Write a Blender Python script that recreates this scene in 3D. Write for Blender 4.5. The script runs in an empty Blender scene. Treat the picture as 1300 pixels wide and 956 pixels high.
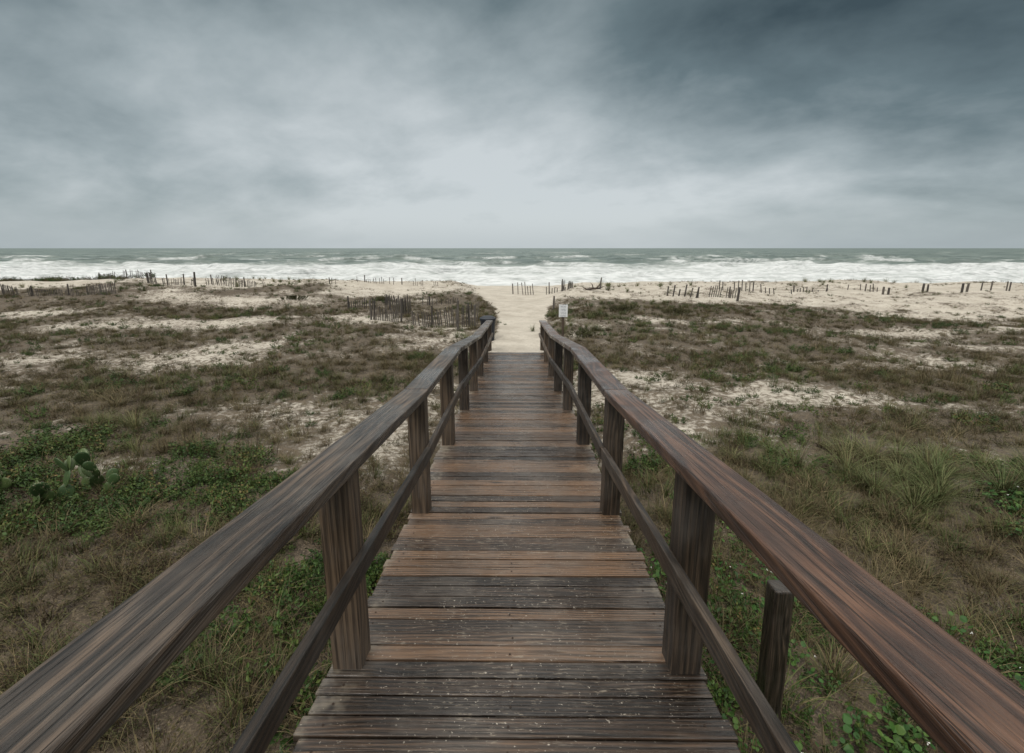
import bpy, math, random
import numpy as np
from mathutils import Vector, Matrix
random.seed(7); np.random.seed(7)
scene=bpy.context.scene
R=random.random
def U(a,b): return a+(b-a)*random.random()

# ---------------------------------------------------------------- noise
def _h(ix,iy,s):
    v=np.sin(ix*127.1+iy*311.7+s*74.7)*43758.5453
    return v-np.floor(v)
def vn(x,y,s=0):
    x=np.asarray(x,dtype=float); y=np.asarray(y,dtype=float)
    ix=np.floor(x); iy=np.floor(y); fx=x-ix; fy=y-iy
    fx=fx*fx*(3-2*fx); fy=fy*fy*(3-2*fy)
    a=_h(ix,iy,s); b=_h(ix+1,iy,s); c=_h(ix,iy+1,s); d=_h(ix+1,iy+1,s)
    return (a*(1-fx)+b*fx)*(1-fy)+(c*(1-fx)+d*fx)*fy
def fbm(x,y,s=0,o=4):
    t=0;a=.5;n=0
    for i in range(o):
        t=t+a*vn(x*2**i+i*17.3,y*2**i-i*9.1,s+i); n+=a; a*=.5
    return t/n
def sm(a,b,x):
    t=np.clip((np.asarray(x,dtype=float)-a)/(b-a),0,1); return t*t*(3-2*t)

# ---------------------------------------------------------------- terrain functions
SEA=-2.0
def path_x(y): return 0.05+0.25*np.sin((np.asarray(y,dtype=float)-12)*.16)
def path_w(y): return np.interp(y,[11,13,18,24,30,40,60],[0.95,0.85,0.8,1.2,2.2,3.0,6])
def hgt(x,y):
    x=np.asarray(x,dtype=float); y=np.asarray(y,dtype=float)
    z=np.interp(y,[-50,0,6,13,22,30,38,46,54,61,80,200,6000],[.4,.3,.12,-.05,-.12,-.02,.0,-.45,-1.4,-2.05,-3,-8,-8])
    near=1-sm(44,56,y)
    z=z+near*((fbm(x*.22,y*.22,3)-.5)*.5+(fbm(x*.9,y*.9,9)-.5)*.16*(1-sm(25,40,y)*.3)+(fbm(x*3.1,y*3.1,5,2)-.5)*.05)
    dune=np.exp(-((y-34-4*(vn(x*.05,3.3,2)-.5))/7.5)**2)
    side=.10+.42*sm(-5,-20,x)*1+.05*sm(8,20,x)
    z=z+dune*(side+(fbm(x*.12,y*.16,21)-.45)*1.3)
    pd=np.abs(x-path_x(y)); w=path_w(y)
    pm=(1-sm(w*.7,w*2.0,pd))*sm(10.5,12.5,y)*(1-sm(48,56,y))
    pz=np.interp(y,[10,11.6,12.6,14,20,30,40,48,56],[.0,.02,.13,.0,-.15,-.2,-.3,-.9,-1.6])
    z=z*(1-pm)+pm*(pz+(fbm(x*1.5,y*1.5,4,3)-.5)*.10)
    um=(1-sm(1.0,2.0,np.abs(x)))*(1-sm(10.5,12,y))
    z=z-um*.10
    return z
patches=[(-3.6,8.0,2.2,1.3),(5.6,8.8,2.6,1.1),(-10,12.5,4.4,1.5),(9,12,3.2,1.0),(-5.5,5.6,1.2,.35),(3.0,10.5,1.2,1.0),(-14,18,5.5,1.5),(12,8.2,2.2,.6),(-17,25,6,1.6),(16,17,5,1.1),(-2.2,6.2,.7,.9),(-8,20,3,1.0),(-24,21,5,1.2)]
def veg(x,y):
    x=np.asarray(x,dtype=float); y=np.asarray(y,dtype=float)
    v=.82+(fbm(x*.35,y*.42,31)-.5)*1.1*sm(3,8,y)+.3*(1-sm(3,7,y))
    j=(fbm(x*1.9,y*1.9,77,4)-.5)*2.2
    for (a,b,c,d) in patches:
        r=((x-a)/c)**2+((y-b)/d)**2
        v=v-np.exp(-r)*(.56+j*.42)
    v=v+j*.42
    lim=np.where(x<0,28.0,np.where(x<8,25.0-0*x,25.0-np.clip((x-8)*.35,0,4)))
    lim=lim+(fbm(x*.2,y*.1,88)-.5)*9
    v=v-sm(lim-2,lim+4,y)*.70
    pd=np.abs(x-path_x(y)); w=path_w(y)
    v=v-(1-sm(w*.8,w*1.3,pd))*sm(10.8,12,y)*2
    v=v-sm(40,46,y)*2
    return np.clip(v,0,1)

# ---------------------------------------------------------------- material helpers
class NT:
    def __init__(s,name):
        s.m=bpy.data.materials.new(name); s.m.use_nodes=True
        s.t=s.m.node_tree; s.t.nodes.clear()
        s.out=s.n('ShaderNodeOutputMaterial')
        s.b=s.n('ShaderNodeBsdfPrincipled'); s.l(s.b.outputs[0],s.out.inputs[0])
    def n(s,k,**kw):
        a=s.t.nodes.new(k)
        for q,v in kw.items(): setattr(a,q,v)
        return a
    def l(s,a,b): s.t.links.new(a,b)
    def put(s,v,sock):
        if hasattr(v,'is_linked') or hasattr(v,'links'): s.l(v,sock)
        else: sock.default_value=v
    def math(s,op,a,b=0.0,c=None,clamp=False):
        q=s.n('ShaderNodeMath',operation=op); q.use_clamp=clamp
        s.put(a,q.inputs[0]); s.put(b,q.inputs[1])
        if c is not None: s.put(c,q.inputs[2])
        return q.outputs[0]
    def mr(s,v,a,b,c=0.0,d=1.0):
        q=s.n('ShaderNodeMapRange',interpolation_type='SMOOTHSTEP')
        s.put(v,q.inputs[0]); q.inputs[1].default_value=a;q.inputs[2].default_value=b;q.inputs[3].default_value=c;q.inputs[4].default_value=d
        return q.outputs[0]
    def mix(s,f,a,b):
        q=s.n('ShaderNodeMix',data_type='RGBA')
        s.put(f,q.inputs[0])
        for v,k in((a,6),(b,7)):
            if isinstance(v,tuple): q.inputs[k].default_value=(*v,1)
            else: s.l(v,q.inputs[k])
        return q.outputs[2]
    def noise(s,vec,scale=1,detail=3,rough=.5,dist=0):
        q=s.n('ShaderNodeTexNoise'); s.l(vec,q.inputs['Vector'])
        q.inputs['Scale'].default_value=scale;q.inputs['Detail'].default_value=detail
        q.inputs['Roughness'].default_value=rough;q.inputs['Distortion'].default_value=dist
        return q.outputs['Fac']
    def attr(s,name):
        q=s.n('ShaderNodeAttribute'); q.attribute_name=name; return q.outputs['Fac']
    def vscale(s,vec,sc):
        q=s.n('ShaderNodeVectorMath',operation='MULTIPLY'); s.l(vec,q.inputs[0]); q.inputs[1].default_value=sc; return q.outputs[0]
    def ramp(s,f,stops):
        q=s.n('ShaderNodeValToRGB'); s.l(f,q.inputs[0]); e=q.color_ramp.elements
        while len(e)<len(stops): e.new(.5)
        for i,(p,c) in enumerate(stops): e[i].position=p; e[i].color=(*c,1)
        return q.outputs[0]
    def bump(s,h,strength,dist,prev=None):
        q=s.n('ShaderNodeBump'); s.l(h,q.inputs['Height']); q.inputs['Strength'].default_value=strength; q.inputs['Distance'].default_value=dist
        if prev is not None: s.l(prev,q.inputs['Normal'])
        s.l(q.outputs[0],s.b.inputs['Normal']); return q.outputs[0]
    def set(s,**kw):
        for k,v in kw.items(): s.put(v,s.b.inputs[k.replace('_',' ')])

def wood(name,dark,mid,light,ringf=55,rough=(.16,.5),scuff=.0,grey=(.13,.12,.11),greyamt=.3,bumps=.5,var=.42,shift=0.0):
    w=NT(name)
    uv=w.n('ShaderNodeUVMap').outputs[0]; r=w.attr('rnd')
    sx=w.n('ShaderNodeSeparateXYZ'); w.l(uv,sx.inputs[0])
    cb=w.n('ShaderNodeCombineXYZ'); w.l(sx.outputs[0],cb.inputs[0]); w.l(sx.outputs[1],cb.inputs[1]); w.l(w.math('MULTIPLY',r,23.7),cb.inputs[2])
    P=cb.outputs[0]
    warp=w.noise(w.vscale(P,(.9,7,1)),1,2)
    vor=w.n('ShaderNodeTexVoronoi'); w.l(w.vscale(P,(1.6,7.5,1)),vor.inputs['Vector']); vor.inputs['Scale'].default_value=1
    vd=w.math('MULTIPLY',vor.outputs['Distance'],vor.outputs['Distance'])
    knot=w.math('DIVIDE',.05,w.math('ADD',vd,.05))
    arg=w.math('ADD',w.math('MULTIPLY',sx.outputs[1],ringf*5),w.math('ADD',w.math('MULTIPLY',warp,26),w.math('MULTIPLY',knot,9)))
    ring=w.math('MULTIPLY_ADD',w.math('SINE',arg),.5,.5)
    fib=w.noise(w.vscale(P,(4,210,1)),1,3,.65)
    fib2=w.noise(w.vscale(P,(1.2,30,1)),1,2,.6)
    f=w.math('ADD',w.math('MULTIPLY',ring,.30),w.math('ADD',w.math('MULTIPLY',fib,.8),w.math('MULTIPLY',fib2,.55)))
    f=w.math('SUBTRACT',f,.34-shift)
    f=w.math('ADD',f,w.math('MULTIPLY',w.math('SUBTRACT',r,.5),var))
    geo=w.n('ShaderNodeNewGeometry').outputs['Position']
    wet=w.noise(geo,1.7,3,.6)
    f=w.math('ADD',f,w.math('MULTIPLY',w.math('SUBTRACT',wet,.5),.5))
    col=w.ramp(f,[(.12,dark),(.5,mid),(.85,light)])
    gm=w.math('MULTIPLY',w.mr(w.noise(geo,2.3,4,.65),.42,.66),greyamt)
    gm=w.math('MULTIPLY',gm,w.mr(fib,.3,.65))
    col=w.mix(gm,col,grey)
    crk=w.mr(w.noise(w.vscale(P,(2.2,120,1)),1,2,.5),.60,.68)
    col=w.mix(w.math('MULTIPLY',crk,.75),col,(.006,.005,.004))
    kd=w.mr(vor.outputs['Distance'],.05,.16,.35,1)
    kc=w.n('ShaderNodeMix',data_type='RGBA',blend_type='MULTIPLY'); kc.inputs[0].default_value=1
    w.l(col,kc.inputs[6]); cc=w.n('ShaderNodeCombineColor'); [w.l(kd,cc.inputs[i]) for i in range(3)]; w.l(cc.outputs[0],kc.inputs[7])
    col=kc.outputs[2]
    if scuff>0:
        s1=w.noise(w.vscale(P,(14,75,1)),1,4,.7)
        s2=w.noise(geo,1.3,3)
        sc=w.math('MULTIPLY',w.mr(s1,.57,.68),w.mr(s2,.40,.60))
        col=w.mix(w.math('MULTIPLY',sc,scuff),col,(.28,.235,.18))
        s3=w.noise(geo,70,2,.6)
        sp=w.math('MULTIPLY',w.mr(s3,.67,.73),w.mr(s2,.32,.55))
        col=w.mix(w.math('MULTIPLY',sp,.8),col,(.46,.41,.34))
        gx=w.n('ShaderNodeSeparateXYZ'); w.l(geo,gx.inputs[0])
        ed=w.mr(w.math('ADD',w.math('ABSOLUTE',gx.outputs[0]),w.math('MULTIPLY',w.math('SUBTRACT',w.noise(geo,3.3,4,.7),.5),1.1)),.78,.98)
        col=w.mix(w.math('MULTIPLY',ed,.6),col,(.25,.215,.165))
    w.l(col,w.b.inputs['Base Color'])
    rr=w.math('ADD',w.mr(wet,.38,.62,rough[0],rough[1]),w.math('MULTIPLY',w.math('SUBTRACT',fib,.5),.35),clamp=True)
    w.set(Roughness=rr)
    hh=w.math('ADD',w.math('MULTIPLY',ring,.4),w.math('ADD',w.math('MULTIPLY',fib,1.3),w.math('MULTIPLY',fib2,.8)))
    hh=w.math('SUBTRACT',hh,w.math('MULTIPLY',crk,1.0))
    w.bump(hh,bumps,.004)
    return w.m

M_deck=wood('wet_deck_wood',(.012,.009,.007),(.056,.036,.024),(.175,.104,.060),rough=(.12,.40),scuff=.75,grey=(.17,.15,.13),greyamt=.45,var=.6)
M_railL=wood('weathered_rail_wood',(.009,.007,.0055),(.036,.026,.019),(.145,.102,.070),ringf=28,rough=(.25,.5),grey=(.15,.135,.115),greyamt=.4,bumps=1.0,var=.2)
M_railR=wood('wet_rail_wood',(.012,.007,.005),(.050,.025,.016),(.150,.076,.044),ringf=24,rough=(.18,.42),grey=(.13,.11,.095),greyamt=.2,bumps=.8,var=.15,shift=.02)
M_post=wood('post_wood',(.010,.008,.006),(.044,.030,.020),(.135,.094,.061),ringf=35,rough=(.4,.7),greyamt=.4)
M_grey=wood('driftwood_grey',(.025,.022,.02),(.07,.06,.052),(.15,.13,.11),ringf=35,rough=(.6,.8),greyamt=.4)

def simple(name,col,rough=.6,metal=0,var=.25,scale=20):
    w=NT(name); g=w.n('ShaderNodeNewGeometry').outputs['Position']
    n=w.noise(g,scale,3)
    c=w.mix(w.mr(n,.3,.7),tuple(c*(1-var) for c in col),tuple(min(1,c*(1+var)) for c in col))
    w.l(c,w.b.inputs['Base Color']); w.set(Roughness=rough,Metallic=metal); w.bump(n,.2,.003)
    return w.m
def foliage(name,stops,rough=.65):
    w=NT(name); oi=w.n('ShaderNodeObjectInfo').outputs['Random']
    a=w.attr('rnd')
    f=w.math('ADD',w.math('MULTIPLY',oi,.5),w.math('MULTIPLY',a,.5))
    c=w.ramp(f,stops)
    w.l(c,w.b.inputs['Base Color']); w.set(Roughness=rough)
    w.b.inputs['Specular IOR Level'].default_value=.22
    return w.m
M_dry=foliage('dry_grass',[(.1,(.038,.028,.015)),(.45,(.112,.084,.042)),(.7,(.074,.072,.030)),(.95,(.25,.19,.105))])
M_grn=foliage('green_grass',[(.1,(.030,.043,.012)),(.5,(.062,.082,.024)),(.9,(.125,.128,.045))])
M_leaf=foliage('leaf_green',[(.1,(.020,.042,.010)),(.5,(.042,.080,.017)),(.8,(.078,.110,.025)),(.95,(.15,.105,.04))],rough=.5)
M_ivy=foliage('vine_leaf',[(.1,(.015,.045,.010)),(.5,(.032,.085,.017)),(.9,(.072,.125,.026))],rough=.5)
M_twig=foliage('twig',[(.1,(.028,.020,.014)),(.5,(.070,.048,.032)),(.9,(.14,.10,.068))],rough=.8)
M_olive=foliage('olive_leaf',[(.1,(.036,.039,.015)),(.5,(.064,.065,.024)),(.9,(.115,.083,.038))])
M_oats=foliage('sea_oats',[(.1,(.055,.078,.025)),(.5,(.105,.130,.047)),(.9,(.20,.185,.088))])
M_flower=simple('petal',(.7,.7,.66),.6,0,.1)

# ---------------------------------------------------------------- mesh builder
class MB:
    def __init__(s): s.v=[];s.f=[];s.uv=[];s.r=[];s.mi=[]
    def hexa(s,c,ax,rnd=None,mi=0):
        rnd=R() if rnd is None else rnd
        b=len(s.v); s.v+= [tuple(q) for q in c]; s.r+=[rnd]*8
        o=rnd*7.3
        for f,nax in(((0,4,6,2),0),((1,3,7,5),0),((0,1,5,4),1),((2,6,7,3),1),((0,2,3,1),2),((4,5,7,6),2)):
            s.f.append(tuple(b+i for i in f)); s.mi.append(mi)
            L=[]
            oth=[k for k in (0,1,2) if k!=nax and k!=ax]
            for i in f:
                p=c[i]
                if nax==ax: L.append((p[oth[0]]+o,p[oth[1]]*1.0))
                else: L.append((p[ax]+o,p[oth[0]]+ (0.31*nax)))
            s.uv.append(L)
    def box(s,x0,x1,y0,y1,z0,z1,ax=0,**k):
        c=[(x0 if not i&1 else x1, y0 if not i&2 else y1, z0 if not i&4 else z1) for i in range(8)]
        s.hexa(c,ax,**k)
    def obox(s,p0,p1,w,t,side=Vector((1,0,0)),w1=None,**k):
        p0=Vector(p0);p1=Vector(p1);d=(p1-p0).normalized()
        a=(side-d*side.dot(d)).normalized(); b=d.cross(a)
        w1=w if w1 is None else w1
        c=[]
        for i in range(8):
            base=p1 if i&4 else p0; ww=(w1 if i&4 else w)
            c.append(base+a*(ww/2)*(1 if i&1 else -1)+b*(t/2)*(1 if i&2 else -1))
        rnd=R()
        b0=len(s.v); s.v+=[tuple(q) for q in c]; s.r+=[rnd]*8; L=(p1-p0).length
        for f in((0,4,6,2),(1,3,7,5),(0,1,5,4),(2,6,7,3),(0,2,3,1),(4,5,7,6)):
            s.f.append(tuple(b0+i for i in f)); s.mi.append(k.get('mi',0))
            s.uv.append([((L if i&4 else 0)+rnd*9,(w if i&1 else 0)+(t if i&2 else 0)) for i in f])
    def face(s,pts,rnd=0.5,mi=0):
        b=len(s.v); s.v+=[tuple(p) for p in pts]; s.r+=[rnd]*len(pts)
        s.f.append(tuple(range(b,b+len(pts)))); s.mi.append(mi); s.uv.append([(p[0],p[1]) for p in pts])
    def tube(s,path,rad,seg=8,rnd=None,mi=0,cap=True):
        rnd=R() if rnd is None else rnd
        path=[Vector(p) for p in path]; n=len(path)
        if not hasattr(rad,'__len__'): rad=[rad]*n
        b=len(s.v)
        for i,p in enumerate(path):
            d=(path[min(i+1,n-1)]-path[max(i-1,0)]).normalized()
            a=d.orthogonal().normalized() if abs(d.z)<.9 else Vector((1,0,0)); a=(a-d*a.dot(d)).normalized(); q=d.cross(a)
            for k in range(seg):
                t=2*math.pi*k/seg; s.v.append(tuple(p+(a*math.cos(t)+q*math.sin(t))*rad[i])); s.r.append(rnd)
        L=0
        for i in range(n-1):
            l=(path[i+1]-path[i]).length
            for k in range(seg):
                k2=(k+1)%seg
                s.f.append((b+i*seg+k,b+i*seg+k2,b+(i+1)*seg+k2,b+(i+1)*seg+k)); s.mi.append(mi)
                s.uv.append([(L,k*.05),(L,k*.05+.05),(L+l,k*.05+.05),(L+l,k*.05)])
            L+=l
        if cap:
            s.f.append(tuple(b+(n-1)*seg+k for k in range(seg))); s.mi.append(mi); s.uv.append([(0,0)]*seg)
            s.f.append(tuple(b+k for k in reversed(range(seg)))); s.mi.append(mi); s.uv.append([(0,0)]*seg)
    def obj(s,name,mats,bevel=0,smooth=False,parent=None,link=True):
        me=bpy.data.meshes.new(name); me.from_pydata(s.v,[],s.f)
        uv=me.uv_layers.new(name='UVMap'); flat=[c for L in s.uv for q in L for c in q]
        uv.data.foreach_set('uv',flat)
        at=me.attributes.new('rnd','FLOAT','POINT'); at.data.foreach_set('value',s.r)
        for m in mats: me.materials.append(m)
        me.polygons.foreach_set('material_index',s.mi)
        if smooth: me.polygons.foreach_set('use_smooth',[True]*len(s.f))
        me.update()
        o=bpy.data.objects.new(name,me); scene.collection.objects.link(o)
        if bevel:
            b=o.modifiers.new('bevel','BEVEL'); b.width=bevel; b.segments=2; b.limit_method='ANGLE'
        if parent: o.parent=parent
        return o

def empty(name,loc=(0,0,0)):
    e=bpy.data.objects.new(name,None); e.location=loc; scene.collection.objects.link(e); return e

# ---------------------------------------------------------------- boardwalk
bw=empty('boardwalk')
dY=[-4,0,3.33,5.5,8.8,12.4,20]; dZ=[1.85,1.33,.89,.76,.32,.14,-.2]
def dz(y): return float(np.interp(y,dY,dZ))
rY=[-4,0,3.33,5.5,8.8,13.2]; rZ=[2.845,2.353,1.945,1.804,1.334,.94]
def rz(y): return float(np.interp(y,rY,rZ))
D=MB(); N=MB()
y=-1.6; i=0
while y<12.45:
    w=.089; g=.007+U(-.002,.004)
    e0=-.85+U(-.02,.015); e1=.85+U(-.015,.02); off=U(-.003,.003); sk=U(-.003,.003); tl=U(-.0025,.0025)
    c=[]
    for k in range(8):
        X=e1 if k&1 else e0; Y=(y+w if k&2 else y)+(sk if k&1 else 0)
        Z=dz(Y)+off+(tl if k&2 else -tl)+(0 if k&4 else -.036)
        c.append((X,Y,Z))
    D.hexa(c,0)
    if y<6:
        for X in(-.76,-.02,.76):
            X2=X+U(-.012,.012); Y2=y+w*.5+U(-.012,.012); Z=dz(Y2)+off+.003
            N.face([(X2+.0055*math.cos(t*math.pi/4),Y2+.0055*math.sin(t*math.pi/4),Z) for t in range(8)],.2)
    y+=w+g; i+=1
D.obj('deck_boards',[M_deck],bevel=.006,parent=bw)
N.obj('nail_heads',[simple('rusty_nail',(.03,.018,.012),.5,.5)],parent=bw)
S=MB()
for sx in(-.72,0,.72):
    for a,b in zip(range(len(dY)-1),range(1,len(dY))):
        y0,y1=max(dY[a],-1.6),min(dY[b],12.3)
        if y1<=y0: continue
        c=[(sx+(.02 if k&1 else -.02),(y1-.002 if k&2 else y0+.002),dz(y1 if k&2 else y0)-.042+(0 if k&4 else -.19)) for k in range(8)]
        S.hexa(c,1)
S.obj('joists',[M_post],parent=bw)
PY=[.12,1.79,3.40,4.92,6.5,8.05,9.6,11.15,12.9]
Pm=MB()
for sgn in(-1,1):
    for py in PY:
        yy=py+U(-.03,.03)
        hw=.068
        xi=.705; xo=.842
        X0,X1=(xi,xo) if sgn>0 else(-xo,-xi)
        lean=U(-.012,.012)
        zb=float(hgt(sgn*.77,yy))-.3
        c=[((X1 if k&1 else X0)+(lean if not k&4 else 0),(yy+hw if k&2 else yy-hw)+(lean if not k&4 else 0),(rz(yy+(hw if k&2 else -hw))-.0615 if k&4 else zb)) for k in range(8)]
        Pm.hexa(c,2)
Pm.obj('posts',[M_post],bevel=.008,parent=bw)
def longrail(mb,x0,x1,ztopf,th,breaks,wob=0):
    for a,b in zip(breaks[:-1],breaks[1:]):
        jx=U(-wob,wob); jz=U(-wob,wob)*.5
        c=[((x1 if k&1 else x0)+jx,(b-.002 if k&2 else a+.002),ztopf(b if k&2 else a)+jz-(0 if k&4 else th)) for k in range(8)]
        mb.hexa(c,1)
br=[-1.6,3.33,5.5,8.8,13.05]
L=MB(); longrail(L,-.855,-.668,rz,.058,br,.004); L.obj('hand_rail_left',[M_railL],bevel=.008,parent=bw)
L=MB(); longrail(L,.668,.855,rz,.058,br,.004); L.obj('hand_rail_right',[M_railR],bevel=.008,parent=bw)
mz=lambda y: dz(y)*.5+(rz(y)-1.04)*.5+.575
L=MB(); longrail(L,-.7035,-.663,mz,.092,br,.003); longrail(L,.663,.7035,mz,.092,br,.003); L.obj('mid_rails',[M_post],bevel=.006,parent=bw)
G=MB(); gz=float(hgt(1.55,2.3)); G.obox((1.56,2.3,gz-.3),(1.54,2.32,1.08),.11,.11); G.obj('wooden_post',[M_railL],bevel=.012)

# ---------------------------------------------------------------- ground
def axis(lin0,lin1,step,far0,far1,g=1.12):
    a=list(np.arange(lin0,lin1,step)); s=step; v=a[-1]
    while v<far1: s*=g; v+=s; a.append(v)
    s=step; v=a[0]; pre=[]
    while v>far0: s*=g; v-=s; pre.append(v)
    return np.array(pre[::-1]+a)
def gridmesh(name,xs,ys,zf,mat,attrs):
    X,Y=np.meshgrid(xs,ys); Z=zf(X,Y); nx,ny=len(xs),len(ys)
    v=np.stack([X.ravel(),Y.ravel(),Z.ravel()],1)
    idx=np.arange(nx*ny).reshape(ny,nx)
    f=np.stack([idx[:-1,:-1].ravel(),idx[:-1,1:].ravel(),idx[1:,1:].ravel(),idx[1:,:-1].ravel()],1)
    me=bpy.data.meshes.new(name); me.vertices.add(len(v)); me.vertices.foreach_set('co',v.ravel().astype(np.float32))
    me.loops.add(f.size); me.loops.foreach_set('vertex_index',f.ravel().astype(np.int32))
    me.polygons.add(len(f)); me.polygons.foreach_set('loop_start',(np.arange(len(f))*4).astype(np.int32)); me.polygons.foreach_set('loop_total',np.full(len(f),4,dtype=np.int32))
    me.update(calc_edges=True); me.polygons.foreach_set('use_smooth',np.ones(len(f),dtype=bool))
    for k,fn in attrs.items():
        at=me.attributes.new(k,'FLOAT','POINT'); at.data.foreach_set('value',fn(X,Y).ravel().astype(np.float32))
    me.materials.append(mat); me.validate()
    o=bpy.data.objects.new(name,me); scene.collection.objects.link(o); return o
g=NT('dune_sand')
P=g.n('ShaderNodeNewGeometry').outputs['Position']
n1=g.noise(P,1.1,4,.6); n2=g.noise(P,9,4,.65); n3=g.noise(P,60,2,.6)
sand=g.mix(g.mr(n1,.3,.7),(.40,.36,.30),(.58,.535,.46))
sand=g.mix(g.mr(n3,.35,.75),sand,(.33,.295,.24))
sp=g.mr(n2,.52,.66)
va=g.attr('veg')
sand=g.mix(g.math('MULTIPLY',sp,g.mr(va,0,.2,.1,.8)),sand,(.12,.095,.062))
litter=g.mix(g.mr(n2,.35,.65),(.034,.026,.017),(.10,.076,.050))
litter=g.mix(g.mr(n3,.5,.7),litter,(.17,.133,.09))
fac=g.mr(g.math('ADD',va,g.math('MULTIPLY',g.math('SUBTRACT',n2,.5),1.9)),.14,.72)
col=g.mix(fac,sand,litter)
sz=g.n('ShaderNodeSeparateXYZ'); g.l(P,sz.inputs[0])
wetb=g.mr(sz.outputs[2],-1.95,-1.6,1,0)
col=g.mix(wetb,col,(.27,.25,.215))
g.l(col,g.b.inputs['Base Color']); g.set(Roughness=.9)
hh=g.math('ADD',g.math('MULTIPLY',n2,1.0),g.math('MULTIPLY',n3,.25)); g.bump(hh,.9,.05)
xs=axis(-26,26,.14,-3500,3500,1.06); ys=axis(-3,30,.13,-400,6500,1.04)
gridmesh('dune_ground',xs,ys,hgt,g.m,{'veg':veg})

# ---------------------------------------------------------------- ocean
brk=[(63,.35,1.5,0),(69,.4,1.8,1),(76,.5,2,2),(84,.6,2.2,3),(93,.65,2.4,14),(104,.75,2.6,4),(118,.85,2.8,5),(134,.9,3.2,13),(155,1.0,3.6,6),(180,1.05,4,7),(215,1.0,5,8),(260,.95,6,15),(320,.9,8,9),(400,.8,10,10),(520,.8,14,11),(700,.8,20,12)]
def ocean_parts(X,Y):
    Z=np.full(X.shape,SEA)+.0; F=np.zeros(X.shape)
    for (yk,a,w,s) in brk:
        yc=yk+(fbm(X/26.+s*3.1,X*0+s,40+s,4)-.5)*yk*.34
        sc=(5+yk*.055)
        m=fbm(X/sc+s*7.7,X*0+.5,60+s,5) if yk>100 else .1+fbm(X/20.+s*7.7,X*0+.5,60+s,4)
        d=Y-yc
        prof=np.where(d<0,np.exp(-(d/(w*.45))**2),np.exp(-(d/(w*1.6))**2))
        Z=Z+a*(.45+.8*sm(.4,.65,m))*prof
        br=sm(.50,.72,m)*(1 if yk<160 else .75 if yk<300 else .5)
        ww=w*(.20+.50*br)
        F=np.maximum(F,br*np.exp(-((d+w*.25)/ww)**2)*.95)
    Z=Z+(fbm(X*.10,Y*.26,90,4)-.5)*.8*sm(62,80,Y)*(1-sm(500,1500,Y))
    surf=1-sm(100,190,Y+(fbm(X*.035,Y*.02,93,3)-.5)*80)
    F=np.maximum(F,surf*(.54+.75*fbm(X*.06,Y*.30,95,5)))
    F=np.maximum(F,(1-sm(57,72,Y))*.98)
    F=np.maximum(F,sm(.56,.80,fbm(X/9.,Y/6.,97,5))*.7*(1-sm(150,420,Y)))
    return Z,np.clip(F,0,1.2)
o=NT('sea_water')
P=o.n('ShaderNodeNewGeometry').outputs['Position']
fa=o.attr('foam')
w1=o.noise(o.vscale(P,(.5,1.3,1)),.9,5,.62); w2=o.noise(o.vscale(P,(.03,.12,1)),1,5,.62); w3=o.noise(o.vscale(P,(.28,.8,1)),1.0,6,.75)
fm=o.mr(o.math('ADD',fa,o.math('MULTIPLY',o.math('SUBTRACT',w3,.5),1.7)),.18,1.0)
wc=o.mix(o.mr(w2,.35,.65),(.070,.102,.094),(.165,.205,.185))
wc=o.mix(o.math('MULTIPLY',fa,.6,clamp=True),wc,(.30,.33,.305))
foamc=o.mix(o.mr(w1,.3,.65),(.46,.485,.48),(.68,.70,.70))
c=o.mix(fm,wc,foamc)
o.l(c,o.b.inputs['Base Color']); o.set(Roughness=o.mr(fm,0,1,.42,.85))
o.b.inputs['IOR'].default_value=1.33
hh=o.math('ADD',o.math('MULTIPLY',w1,1.0),o.math('MULTIPLY',w2,4.0)); o.bump(hh,1.0,.55)
xs=axis(-200,200,1.1,-16000,16000,1.05); ys=axis(52,200,.5,50,24000,1.02)
Xo,Yo=np.meshgrid(xs,ys); Zo,Fo=ocean_parts(Xo,Yo)
gridmesh('ocean',xs,ys,lambda X,Y:Zo,o.m,{'foam':lambda X,Y:Fo})

# ---------------------------------------------------------------- plants
def blade(mb,x,y,h,lean,ang,w,seg=3,mi=0,droop=.6,r=None):
    r=R() if r is None else r
    dx,dy=math.cos(ang),math.sin(ang); px,py=-dy,dx
    b=len(mb.v)
    for i in range(seg+1):
        t=i/seg; hz=h*(t-droop*.45*lean*t*t*t); rr=h*lean*(t**1.7)
        ww=w*(1-t**1.5)*.5+.0004
        cx,cy=x+dx*rr,y+dy*rr
        mb.v.append((cx-px*ww,cy-py*ww,hz)); mb.v.append((cx+px*ww,cy+py*ww,hz)); mb.r+=[r,r]
    for i in range(seg):
        q=b+2*i; mb.f.append((q,q+1,q+3,q+2)); mb.mi.append(mi); mb.uv.append([(0,0)]*4)
def leaf(mb,p,size,mi=0,round_=False,r=None,up=.5):
    r=R() if r is None else r
    n=Vector((U(-1,1)*up*1.6,U(-1,1)*up*1.6,1)).normalized(); a=n.orthogonal().normalized(); a=Matrix.Rotation(U(0,6.28),3,n)@a; b=n.cross(a)
    p=Vector(p)
    if round_:
        pts=[p+(a*math.cos(t)+b*math.sin(t))*size*.5*(1+.08*math.cos(2*t))+n*size*.06*math.cos(3*t) for t in [k*math.pi/3.5 for k in range(7)]]
        mb.face(pts,r,mi)
    else:
        m=p+a*size*.5
        mb.face([p,m+b*size*.26+n*size*.08,p+a*size,m-b*size*.26+n*size*.08],r,mi)
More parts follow.
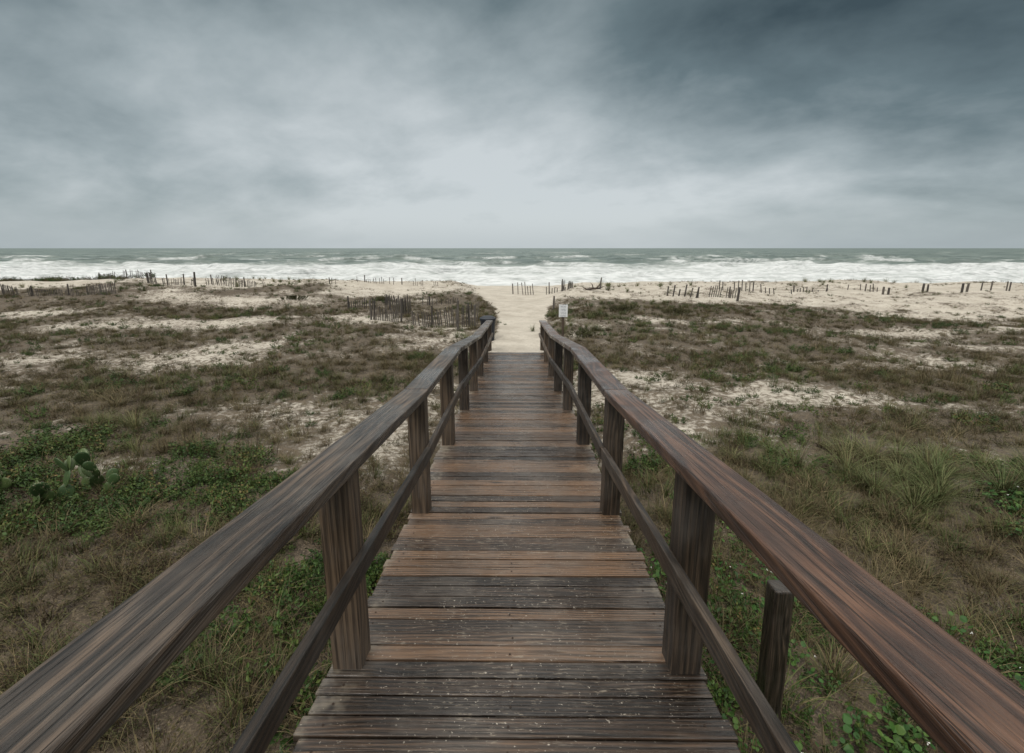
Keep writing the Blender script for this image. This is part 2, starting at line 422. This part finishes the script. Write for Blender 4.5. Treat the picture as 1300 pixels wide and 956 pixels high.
def twig(mb,p,d,l,w,depth,leafmi=None,mi=0,lsz=.02,ln=3):
    p=Vector(p); d=Vector(d).normalized(); q=p+d*l
    s=d.cross(Vector((U(-1,1),U(-1,1),U(-.3,.3)))).normalized()*w*.5
    r=R()
    mb.face([p-s,p+s,q+s*.6,q-s*.6],r,mi)
    if leafmi is not None:
        for k in range(ln):
            leaf(mb,p+(q-p)*U(.3,1)+Vector((U(-1,1),U(-1,1),U(-1,1)))*.01,lsz*U(.7,1.3),leafmi,up=1)
    if depth>0:
        for k in range(2 if depth<2 else 3):
            nd=d+Vector((U(-1,1),U(-1,1),U(-.4,.7)))*.7
            twig(mb,q if k else p+(q-p)*.6,nd,l*U(.6,.85),w*.65,depth-1,leafmi,mi,lsz,ln)
def cl_dry():
    m=MB()
    for k in range(60):
        a=U(0,6.28); rr=abs(random.gauss(0,.09)); blade(m,rr*math.cos(a),rr*math.sin(a),U(.08,.26),U(.2,1.5),a+U(-1,1),U(.003,.006))
    for k in range(25): blade(m,U(-.18,.18),U(-.18,.18),U(.03,.07),U(2,4),U(0,6.28),.005)
    return m,[M_dry]
def cl_grn():
    m=MB()
    for k in range(60):
        a=U(0,6.28); rr=abs(random.gauss(0,.08)); blade(m,rr*math.cos(a),rr*math.sin(a),U(.10,.24),U(.2,1.2),a+U(-1,1),U(.004,.007),mi=0 if R()<.7 else 1)
    return m,[M_grn,M_dry]
def cl_leaf():
    m=MB()
    for k in range(14):
        a=U(0,6.28); rr=U(0,.1); d=(math.cos(a)*U(.1,1),math.sin(a)*U(.1,1),U(.5,1.1))
        twig(m,(rr*math.cos(a),rr*math.sin(a),0),d,U(.06,.12),.004,1,1,0,.03,6)
    return m,[M_twig,M_leaf]
def cl_twig():
    m=MB()
    for k in range(15):
        a=U(0,6.28); rr=U(0,.1); d=(math.cos(a)*U(.2,1.4),math.sin(a)*U(.2,1.4),U(.4,1))
        twig(m,(rr*math.cos(a),rr*math.sin(a),0),d,U(.05,.10),.0045,2,1 if R()<.65 else None,0,.018,2)
    return m,[M_twig,M_olive]
def cl_ivy():
    m=MB()
    for k in range(50):
        a=U(0,6.28); rr=.24*math.sqrt(R()); h=U(.02,.14)
        p=(rr*math.cos(a),rr*math.sin(a),h); leaf(m,p,U(.022,.052),1,True,up=.6)
        blade(m,p[0]*.95,p[1]*.95,h,.1,a,.003,1,0)
    if R()<.4:
        c=Vector((U(-.15,.15),U(-.15,.15),.15))
        for j in range(5): leaf(m,c,.012,2,up=.6)
    return m,[M_twig,M_ivy,M_flower]
def cl_oats():
    m=MB()
    for k in range(120):
        a=U(0,6.28); rr=abs(random.gauss(0,.07)); blade(m,rr*math.cos(a),rr*math.sin(a),U(.3,.62),U(.25,1.2),a+U(-.6,.6),U(.004,.007),5,droop=1.0,mi=0 if R()<.8 else 1)
    return m,[M_oats,M_dry]
def cl_stalk():
    m=MB()
    for k in range(9):
        a=U(0,6.28); h=U(.3,.6); blade(m,U(-.1,.1),U(-.1,.1),h,U(.05,.35),a,.005,3)
        for j in range(4): blade(m,U(-.1,.1),U(-.1,.1),U(.1,.3),U(.3,1),U(0,6.28),.005,3)
    return m,[M_dry]
kinds={'dry_grass':(cl_dry,3),'green_grass':(cl_grn,2),'leafy_groundcover':(cl_leaf,3),'twiggy_scrub':(cl_twig,3),'dune_vine':(cl_ivy,3),'sea_oats':(cl_oats,2),'dry_stalks':(cl_stalk,2)}
pts={k:[[] for _ in range(v[1])] for k,v in kinds.items()}
def add(kind,x,y,s,tilt=.15):
    pts[kind][random.randrange(len(pts[kind]))].append((x,y,s,tilt))
def zone(y0,y1,dens,smin,smax):
    n=int(dens*(y1-y0)*2*(1.25*(y0+y1)/2+3.5))
    Yr=np.random.uniform(y0,y1,n); Xr=np.random.uniform(-1,1,n)*(1.25*(y0+y1)/2+3.5)
    keep=np.abs(Xr)<1.25*Yr+3.5; Xr=Xr[keep];Yr=Yr[keep]
    V=veg(Xr,Yr); G=fbm(Xr*.6,Yr*.6,55,3); K=np.random.rand(len(Xr))
    for x,y,v,gn,k in zip(Xr,Yr,V,G,K):
        if k>v**1.15*1.05+.06: continue
        if abs(x)<.98 and y<12.8: continue
        if abs(x-float(path_x(y)))<float(path_w(y))*.8 and y>11: continue
        if y>38 and abs(x)<4: continue
        s=U(smin,smax)*(.55+.5*v)
        r=R(); g=(gn-.5)*2.4
        if x>1.0 and y<4.6+ (gn-.5)*5 and x<6:
            q=g*.5
            k='dune_vine' if r<.36+q else 'green_grass' if r<.52+q else 'leafy_groundcover' if r<.78+q*.5 else 'dry_grass' if r<.92 else 'twiggy_scrub'
        elif y<6.2+(gn-.5)*4:
            if x<0: k='leafy_groundcover' if r<.44+g else 'green_grass' if r<.58+g*.6 else 'twiggy_scrub' if r<.80 else 'dry_grass'
            else: k='leafy_groundcover' if r<.26+g else 'green_grass' if r<.58+g*.6 else 'dry_grass' if r<.80 else 'twiggy_scrub'
            if x<-1.2 and y<2.0: k='dry_grass' if R()<.45 else k
        else:
            k='twiggy_scrub' if r<.44 else 'dry_grass' if r<.66-g*.7 else 'green_grass' if r<.88-g*.3 else 'leafy_groundcover' if r<.96 else 'dry_stalks'
        if k=='leafy_groundcover': s*=U(.7,1.3)
        add(k,x,y,s)
zone(-.5,6,50,.6,1.15)
zone(6,13,28,.55,1.15)
zone(13,24,12.5,.7,1.2)
zone(24,42,4,.8,1.3)
for k in range(24):
    add('sea_oats',5.1+random.gauss(0,.9),5.4+random.gauss(0,.4),U(.6,1.05))
for (cx,cy,n,sp) in[(3.2,6.4,6,.5),(-6.8,7,4,.5),(-1.9,15.5,8,.5),(2.0,17,10,.8),(2.9,20,12,1.0),(8,24,10,2)]:
    for k in range(n): add('sea_oats' if R()<.5 else 'green_grass',cx+random.gauss(0,sp),cy+random.gauss(0,sp*.7),U(.5,.85))
for k in range(800):
    x=U(-60,60); y=U(28,40)
    if abs(x-.2)<3.2: continue
    if fbm(x*.13,y*.2,123,3)<.52: continue
    add(random.choice(['sea_oats','dry_grass','dry_stalks','green_grass']),x,y,U(.6,1.1))
# clumps that make the low bushes on the far left dunes
for (cx,cy,n,sx_,sy_) in[(-40.5,36,60,1.6,.6),(-36.5,36.5,40,1.2,.6),(-31,35,20,1.0,.5)]:
    for k in range(n): add(random.choice(['twiggy_scrub','leafy_groundcover','twiggy_scrub']),cx+random.gauss(0,sx_),cy+random.gauss(0,sy_),U(1.6,3.0))
def scatter(name,mk,plist):
    if not plist: return
    a=np.array([(p[0],p[1]) for p in plist]); zz=hgt(a[:,0],a[:,1])
    v=[];f=[]
    for (x,y,s,tl),z in zip(plist,zz):
        n=Vector((U(-tl,tl),U(-tl,tl),1)).normalized(); q=n.orthogonal().normalized(); q=Matrix.Rotation(U(0,6.28),3,n)@q; e=n.cross(q)
        c=Vector((x,y,z-.01)); b=len(v)
        for i,j in((-1,-1),(1,-1),(1,1),(-1,1)): v.append(tuple(c+(q*i+e*j)*s*.5))
        f.append((b,b+1,b+2,b+3))
    me=bpy.data.meshes.new(name); me.from_pydata(v,[],f)
    ob=bpy.data.objects.new(name,me); scene.collection.objects.link(ob)
    m,mats=mk(); ch=m.obj('tuft',mats); ch.parent=ob
    ob.instance_type='FACES'; ob.use_instance_faces_scale=True; ob.instance_faces_scale=1
    ob.show_instancer_for_render=False; ob.show_instancer_for_viewport=False
tot=0
for k,(mk,n) in kinds.items():
    for i in range(n): scatter(k,mk,pts[k][i]); tot+=len(pts[k][i])
print('instances',tot)

def bush(x,y,w,h):
    m=MB()
    for k in range(int(45*w)):
        a=U(0,6.28); rr=U(0,.5)*w; d=(math.cos(a)*rr*2/w*1.1,math.sin(a)*rr*2/w*1.1,1)
        twig(m,(rr*math.cos(a)*.8,rr*math.sin(a)*.5,0),d,h*U(.22,.44),.010,2,1,0,.045,4)
    ob=m.obj('shrub',[M_twig,M_olive]); ob.location=(x,y,float(hgt(x,y))-.05)
for b in[(-8,27,1.4,.35),(5.2,22,1.5,.42),(3.4,19.5,1.2,.4),(7.5,21,1.6,.45),(-12.5,25.5,1.5,.35),(2.3,15.5,.9,.4)]: bush(*b)

# prickly pear
C=MB()
def pad(c,up,nrm,w,h,t,r):
    up=Vector(up).normalized(); nrm=Vector(nrm); nrm=(nrm-up*nrm.dot(up)).normalized(); sd=up.cross(nrm)
    b=len(C.v); nu,nv=10,14; c=Vector(c)
    for i in range(nu+1):
        th=math.pi*i/nu
        for j in range(nv):
            ph=2*math.pi*j/nv; zz=-math.cos(th); q=math.sin(th)*(1+.2*zz)
            C.v.append(tuple(c+up*h*.5*(zz+1)+sd*w*.5*q*math.cos(ph)+nrm*t*.5*q*math.sin(ph))); C.r.append(r)
    for i in range(nu):
        for j in range(nv):
            C.f.append((b+i*nv+j,b+i*nv+(j+1)%nv,b+(i+1)*nv+(j+1)%nv,b+(i+1)*nv+j)); C.mi.append(0); C.uv.append([(0,0)]*4)
    for k in range(26):
        th=U(.5,2.9); ph=U(0,6.28); zz=-math.cos(th); q=math.sin(th)
        p=c+up*h*.5*(zz+1)+sd*w*.5*q*math.cos(ph)+nrm*t*.52*q*math.sin(ph)
        n=(p-c-up*h*.5).normalized()*.5+nrm*(1 if math.sin(ph)>0 else -1); n.normalize()
        C.face([p-sd*.001,p+sd*.001,p+n*.025+up*U(-.01,.01)],.9,1)
    return c+up*h*.92
def cact(x,y,lv,base=None,up=None):
    if base is None: base=Vector((x,y,float(hgt(x,y))+.02)); up=Vector((U(-.5,.5),U(-.3,.3),1))
    h=U(.15,.22); tip=pad(base,up,(U(-1.1,1.1),-1,U(-.2,.2)),h*.64,h,.022,R())
    if lv>0:
        for k in range(random.choice([1,2,2])):
            u2=(up.normalized()+Vector((U(-1.1,1.1),U(-.4,.4),U(-.1,.4)))).normalized()
            cact(x,y,lv-1,base+(tip-base)*U(.85,.98),u2)
for k in range(10): cact(-5.5+U(-1.0,.75),4.85+U(-.5,.4),random.choice([1,2,2]))
cm=NT('cactus_skin'); g2=cm.n('ShaderNodeNewGeometry').outputs['Position']
cc=cm.mix(cm.attr('rnd'),(.035,.072,.024),(.080,.115,.036)); vv=cm.n('ShaderNodeTexVoronoi'); cm.l(g2,vv.inputs['Vector']); vv.inputs['Scale'].default_value=38
cc=cm.mix(cm.mr(vv.outputs['Distance'],.12,.2,.7,0),cc,(.22,.19,.09)); cm.l(cc,cm.b.inputs['Base Color']); cm.set(Roughness=.5)
C.obj('prickly_pear_cactus',[cm.m,simple('cactus_spine',(.35,.3,.2))],smooth=True)

# ---------------------------------------------------------------- sand fences
def fence(x0,y0,x1,y1,h=.75,sp=.085,lean=.06,sw=.036,posts=2.4,miss=.12,hv=.12,tw=0.0):
    m=MB(); L=math.hypot(x1-x0,y1-y0); n=max(2,int(L/sp)); dirv=Vector((x1-x0,y1-y0,0)).normalized(); nor=Vector((-dirv.y,dirv.x,0))
    ph=U(0,6); prev=[]
    for i in range(n+1):
        t=i/n; x=x0+(x1-x0)*t; y=y0+(y1-y0)*t+.22*math.sin(t*L*.7+ph)
        z=float(hgt(x,y)); ln=lean*math.sin(t*L*.6+ph)+U(-.03,.03); lt=U(-.05,.05)+tw+.12*math.sin(t*L*1.1+ph)
        hh=h*(1+.3*math.sin(t*L*.9+ph*2))+U(-hv,hv)*h
        p0=Vector((x,y,z-.25)); p1=Vector((x,y,z+hh))+nor*ln*hh+dirv*lt*hh
        prev.append((p0,p1,z,hh))
        if R()<miss or (math.sin(t*L*1.7+ph*3)>.9): continue
        m.obox(p0,p1,sw,.014,side=dirv)
    for lvl in(.25,.8):
        for a,b in zip(prev[:-1:3],prev[3::3]):
            q0=a[0].lerp(a[1],(.25+lvl*a[3])/(.25+a[3])); q1=b[0].lerp(b[1],(.25+lvl*b[3])/(.25+b[3]))
            m.obox(q0+nor*.012,q1+nor*.012,.008,.008,side=Vector((0,0,1)),mi=1)
    k=0.0
    while k<=L and posts:
        t=k/L; x=x0+(x1-x0)*t; y=y0+(y1-y0)*t+.22*math.sin(t*L*.7+ph)+.06; z=float(hgt(x,y))
        m.tube([(x,y,z-.3),(x+U(-.06,.06),y+U(-.06,.06),z+h*U(1.15,1.45))],[.042,.036],7)
        k+=posts*U(.85,1.15)
    m.obj('sand_fence',[M_grey,M_wire])
M_wire=simple('fence_wire',(.06,.045,.035),.6,.6)
fence(-6.3,19.3,-1.6,18.4,h=.70,posts=1.6,sp=.085,miss=.08)
fence(-6.1,19.3,-5.0,21.6,h=.68,sp=.09)
fence(-8.6,23.2,-5.6,22.4,h=.52,sp=.11,miss=.2)
fence(-7.0,24.5,-3.2,25.5,h=.42,miss=.35,sp=.12)
fence(-30,26.5,-22.3,25.2,h=.48,miss=.12,sp=.10)
fence(-25,31,-21.5,29.2,h=.55,sp=.11,miss=.15)
fence(-21.5,29.2,-19.6,30.8,h=.6,sp=.11,miss=.15)
fence(-20.5,30.5,-16.5,30,h=.48,lean=.25,sp=.12,miss=.2)
fence(-32,35,-27,34,h=.5,miss=.3,sp=.14)
fence(-14,34,-6,35,h=.38,miss=.5,hv=.3,sp=.14)
fence(-.2,32.5,3.6,32,h=.6,sp=.18,sw=.05,miss=.2,hv=.3)
fence(3.2,32.2,4.2,34,h=.6)
fence(8.7,27.6,10.6,27.0,h=.75,sp=.33,sw=.08,lean=.2,tw=.2,hv=.25,posts=0,miss=.1)
fence(10.8,27.0,13.3,27.6,h=.5,sp=.15,sw=.045,tw=.15,miss=.25)
fence(13.8,31,18.3,30.4,h=.45,sp=.24,sw=.06,tw=-.15,miss=.35,hv=.4,posts=2.2)
fence(19,31.5,24.5,31,h=.35,sp=.2,sw=.055,miss=.5,hv=.4)
fence(30.5,30,36.5,28.6,h=.45,sp=.5,sw=.09,posts=1.6,hv=.4)
def post(x,y,h,r=.07,lx=0):
    m=MB(); z=float(hgt(x,y)); m.tube([(x,y,z-.4),(x+lx*.5,y,z+h*.5),(x+lx,y,z+h)],[r,r*.95,r*.85],9); m.obj('fence_post',[M_grey])
for q in[(-2.15,16.6,1.15,.05,.02),(-1.6,17.6,.9,.045,-.02),(12.7,26.2,.8,.07,.1),(24,30,.5,.07,0),(24.35,30,.45,.07,0),(26.9,30.4,.55,.07,.02),(27.3,30.5,.5,.06,0),(28.9,29.8,.6,.07,0),(29.3,29.9,.55,.07,.05),(-20.2,28.6,.9,.06,.05),(1.9,23,.7,.05,.03),(5.6,30.6,.8,.05,.1)]: post(*q)

# ---------------------------------------------------------------- sign, bin, driftwood
sg=empty('beach_sign',(1.42,13.6,float(hgt(1.42,13.6))))
m=MB(); m.obox((0,0,-.3),(0,0,1.1),.07,.045); m.obj('sign_post',[M_post],bevel=.004,parent=sg)
w=NT('sign_face'); tc=w.n('ShaderNodeTexCoord').outputs['Object']; s2=w.n('ShaderNodeSeparateXYZ'); w.l(tc,s2.inputs[0])
line=w.math('GREATER_THAN',w.math('FRACT',w.math('MULTIPLY',s2.outputs[2],22)),.62)
inx=w.math('LESS_THAN',w.math('ABSOLUTE',s2.outputs[0]),.085); nn=w.noise(w.vscale(tc,(90,1,22)),1,1)
tx=w.math('MULTIPLY',w.math('MULTIPLY',line,inx),w.mr(nn,.42,.5)); w.l(w.mix(tx,(.78,.79,.8),(.15,.16,.2)),w.b.inputs['Base Color']); w.set(Roughness=.4)
m=MB(); m.box(-.13,.13,-.04,-.026,.98,1.36,ax=2); m.obj('sign_board',[w.m],bevel=.003,parent=sg)
tc_=empty('trash_can',(-.95,15.2,float(hgt(-.95,15.2))))
M_blue=simple('dark_plastic',(.010,.014,.022),.55)
m=MB(); m.tube([(0,0,-.02),(0,0,.05),(0,0,.7),(0,0,.72),(0,0,.76)],[.2,.215,.25,.27,.27],20); m.obj('bin_body',[M_blue],smooth=False,parent=tc_)
m=MB(); m.tube([(0,0,.765),(0,0,.80),(0,0,.86),(0,0,.88)],[.28,.28,.18,.05],20); m.obj('bin_lid',[M_blue],parent=tc_)
m=MB(); z=float(hgt(5,29.5))
def br_(p,q,r0,r1):
    p=Vector(p);q=Vector(q); mid=(p+q)/2+Vector((U(-.06,.06),U(-.06,.06),U(0,.08))); m.tube([p,mid,q],[r0,(r0+r1)/2,r1],7)
br_((4.5,29.5,z+.05),(5.4,29.6,z+.16),.10,.06); br_((5.0,29.5,z+.1),(4.75,29.4,z+.55),.05,.015); br_((5.1,29.5,z+.1),(5.45,29.4,z+.5),.05,.015); br_((5.3,29.6,z+.12),(5.75,29.7,z+.3),.04,.01); br_((4.6,29.5,z+.1),(4.2,29.4,z+.3),.05,.012)
m.obj('driftwood',[M_post])

# ---------------------------------------------------------------- world
W=bpy.data.worlds.new("World"); scene.world=W; W.use_nodes=True; t=W.node_tree; t.nodes.clear()
class WT(NT):
    def __init__(s): s.t=t
w=WT(); out=w.n('ShaderNodeOutputWorld')
EL,RO=math.radians(50),math.radians(200)
sky=w.n('ShaderNodeTexSky',sky_type='NISHITA'); sky.sun_disc=False; sky.sun_elevation=EL; sky.sun_rotation=RO
b1=w.n('ShaderNodeBackground'); w.l(sky.outputs[0],b1.inputs[0]); b1.inputs[1].default_value=.07
D3=w.n('ShaderNodeTexCoord').outputs['Generated']; s=w.n('ShaderNodeSeparateXYZ'); w.l(D3,s.inputs[0])
zc=w.math('MAXIMUM',s.outputs[2],0.0); zz=w.math('ADD',zc,.34)
cx=w.math('DIVIDE',s.outputs[0],zz); cy=w.math('DIVIDE',s.outputs[1],zz)
cb=w.n('ShaderNodeCombineXYZ')
ca,sa=math.cos(math.radians(28)),math.sin(math.radians(28))
w.l(w.math('ADD',w.math('MULTIPLY',cx,ca*.85),w.math('MULTIPLY',cy,-sa*.85)),cb.inputs[0])
w.l(w.math('ADD',w.math('MULTIPLY',cx,sa),w.math('MULTIPLY',cy,ca)),cb.inputs[1]); cb.inputs[2].default_value=2.3
n1=w.noise(cb.outputs[0],1.0,2,.5,0); n2=w.noise(cb.outputs[0],3.2,5,.55,.15)
f=w.math('ADD',w.math('MULTIPLY',n1,.58),w.math('MULTIPLY',n2,.42))
f=w.math('MULTIPLY',w.math('SUBTRACT',f,.5),1.5)
ax=w.math('SUBTRACT',s.outputs[0],-.06)
lit=w.math('SUBTRACT',.90,w.math('MULTIPLY',w.math('MULTIPLY',ax,ax),.58))
bank=w.math('MULTIPLY',w.mr(w.math('ADD',s.outputs[2],w.math('MULTIPLY',s.outputs[0],.12)),.12,.48),.62)
f=w.math('SUBTRACT',w.math('ADD',w.math('MULTIPLY',f,w.mr(zc,0,.12,.35,1.0)),lit),bank)
col=w.ramp(f,[(0,(.048,.074,.084)),(.3,(.14,.19,.207)),(.6,(.36,.42,.44)),(.9,(.62,.67,.69))])
hz=w.mr(zc,0,.07,1,0); col=w.mix(w.math('MULTIPLY',hz,.5),col,(.46,.52,.55))
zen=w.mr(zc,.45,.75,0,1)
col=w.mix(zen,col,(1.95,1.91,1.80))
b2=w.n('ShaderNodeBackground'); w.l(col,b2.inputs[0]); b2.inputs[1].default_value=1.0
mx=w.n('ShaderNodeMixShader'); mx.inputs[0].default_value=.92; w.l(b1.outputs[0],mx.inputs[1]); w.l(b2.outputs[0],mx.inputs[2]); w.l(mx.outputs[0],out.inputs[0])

sl=bpy.data.lights.new('sun','SUN'); sl.energy=1.35; sl.angle=math.radians(20); sl.color=(1,.95,.88)
so=bpy.data.objects.new('sun',sl); scene.collection.objects.link(so)
sd=Vector((math.sin(RO)*math.cos(EL),math.cos(RO)*math.cos(EL),math.sin(EL)))
so.rotation_euler=sd.to_track_quat('Z','Y').to_euler()

# ---------------------------------------------------------------- camera
cam=bpy.data.cameras.new('camera'); co=bpy.data.objects.new('camera',cam); scene.collection.objects.link(co)
cam.lens=16; cam.sensor_width=36; cam.clip_start=.05; cam.clip_end=60000; cam.shift_y=-45/1300
co.location=(0,0,3); co.rotation_euler=(math.radians(90-11.54),0,math.radians(.5))
scene.camera=co
scene.view_settings.view_transform='Standard'; scene.view_settings.look='None'; scene.view_settings.exposure=0
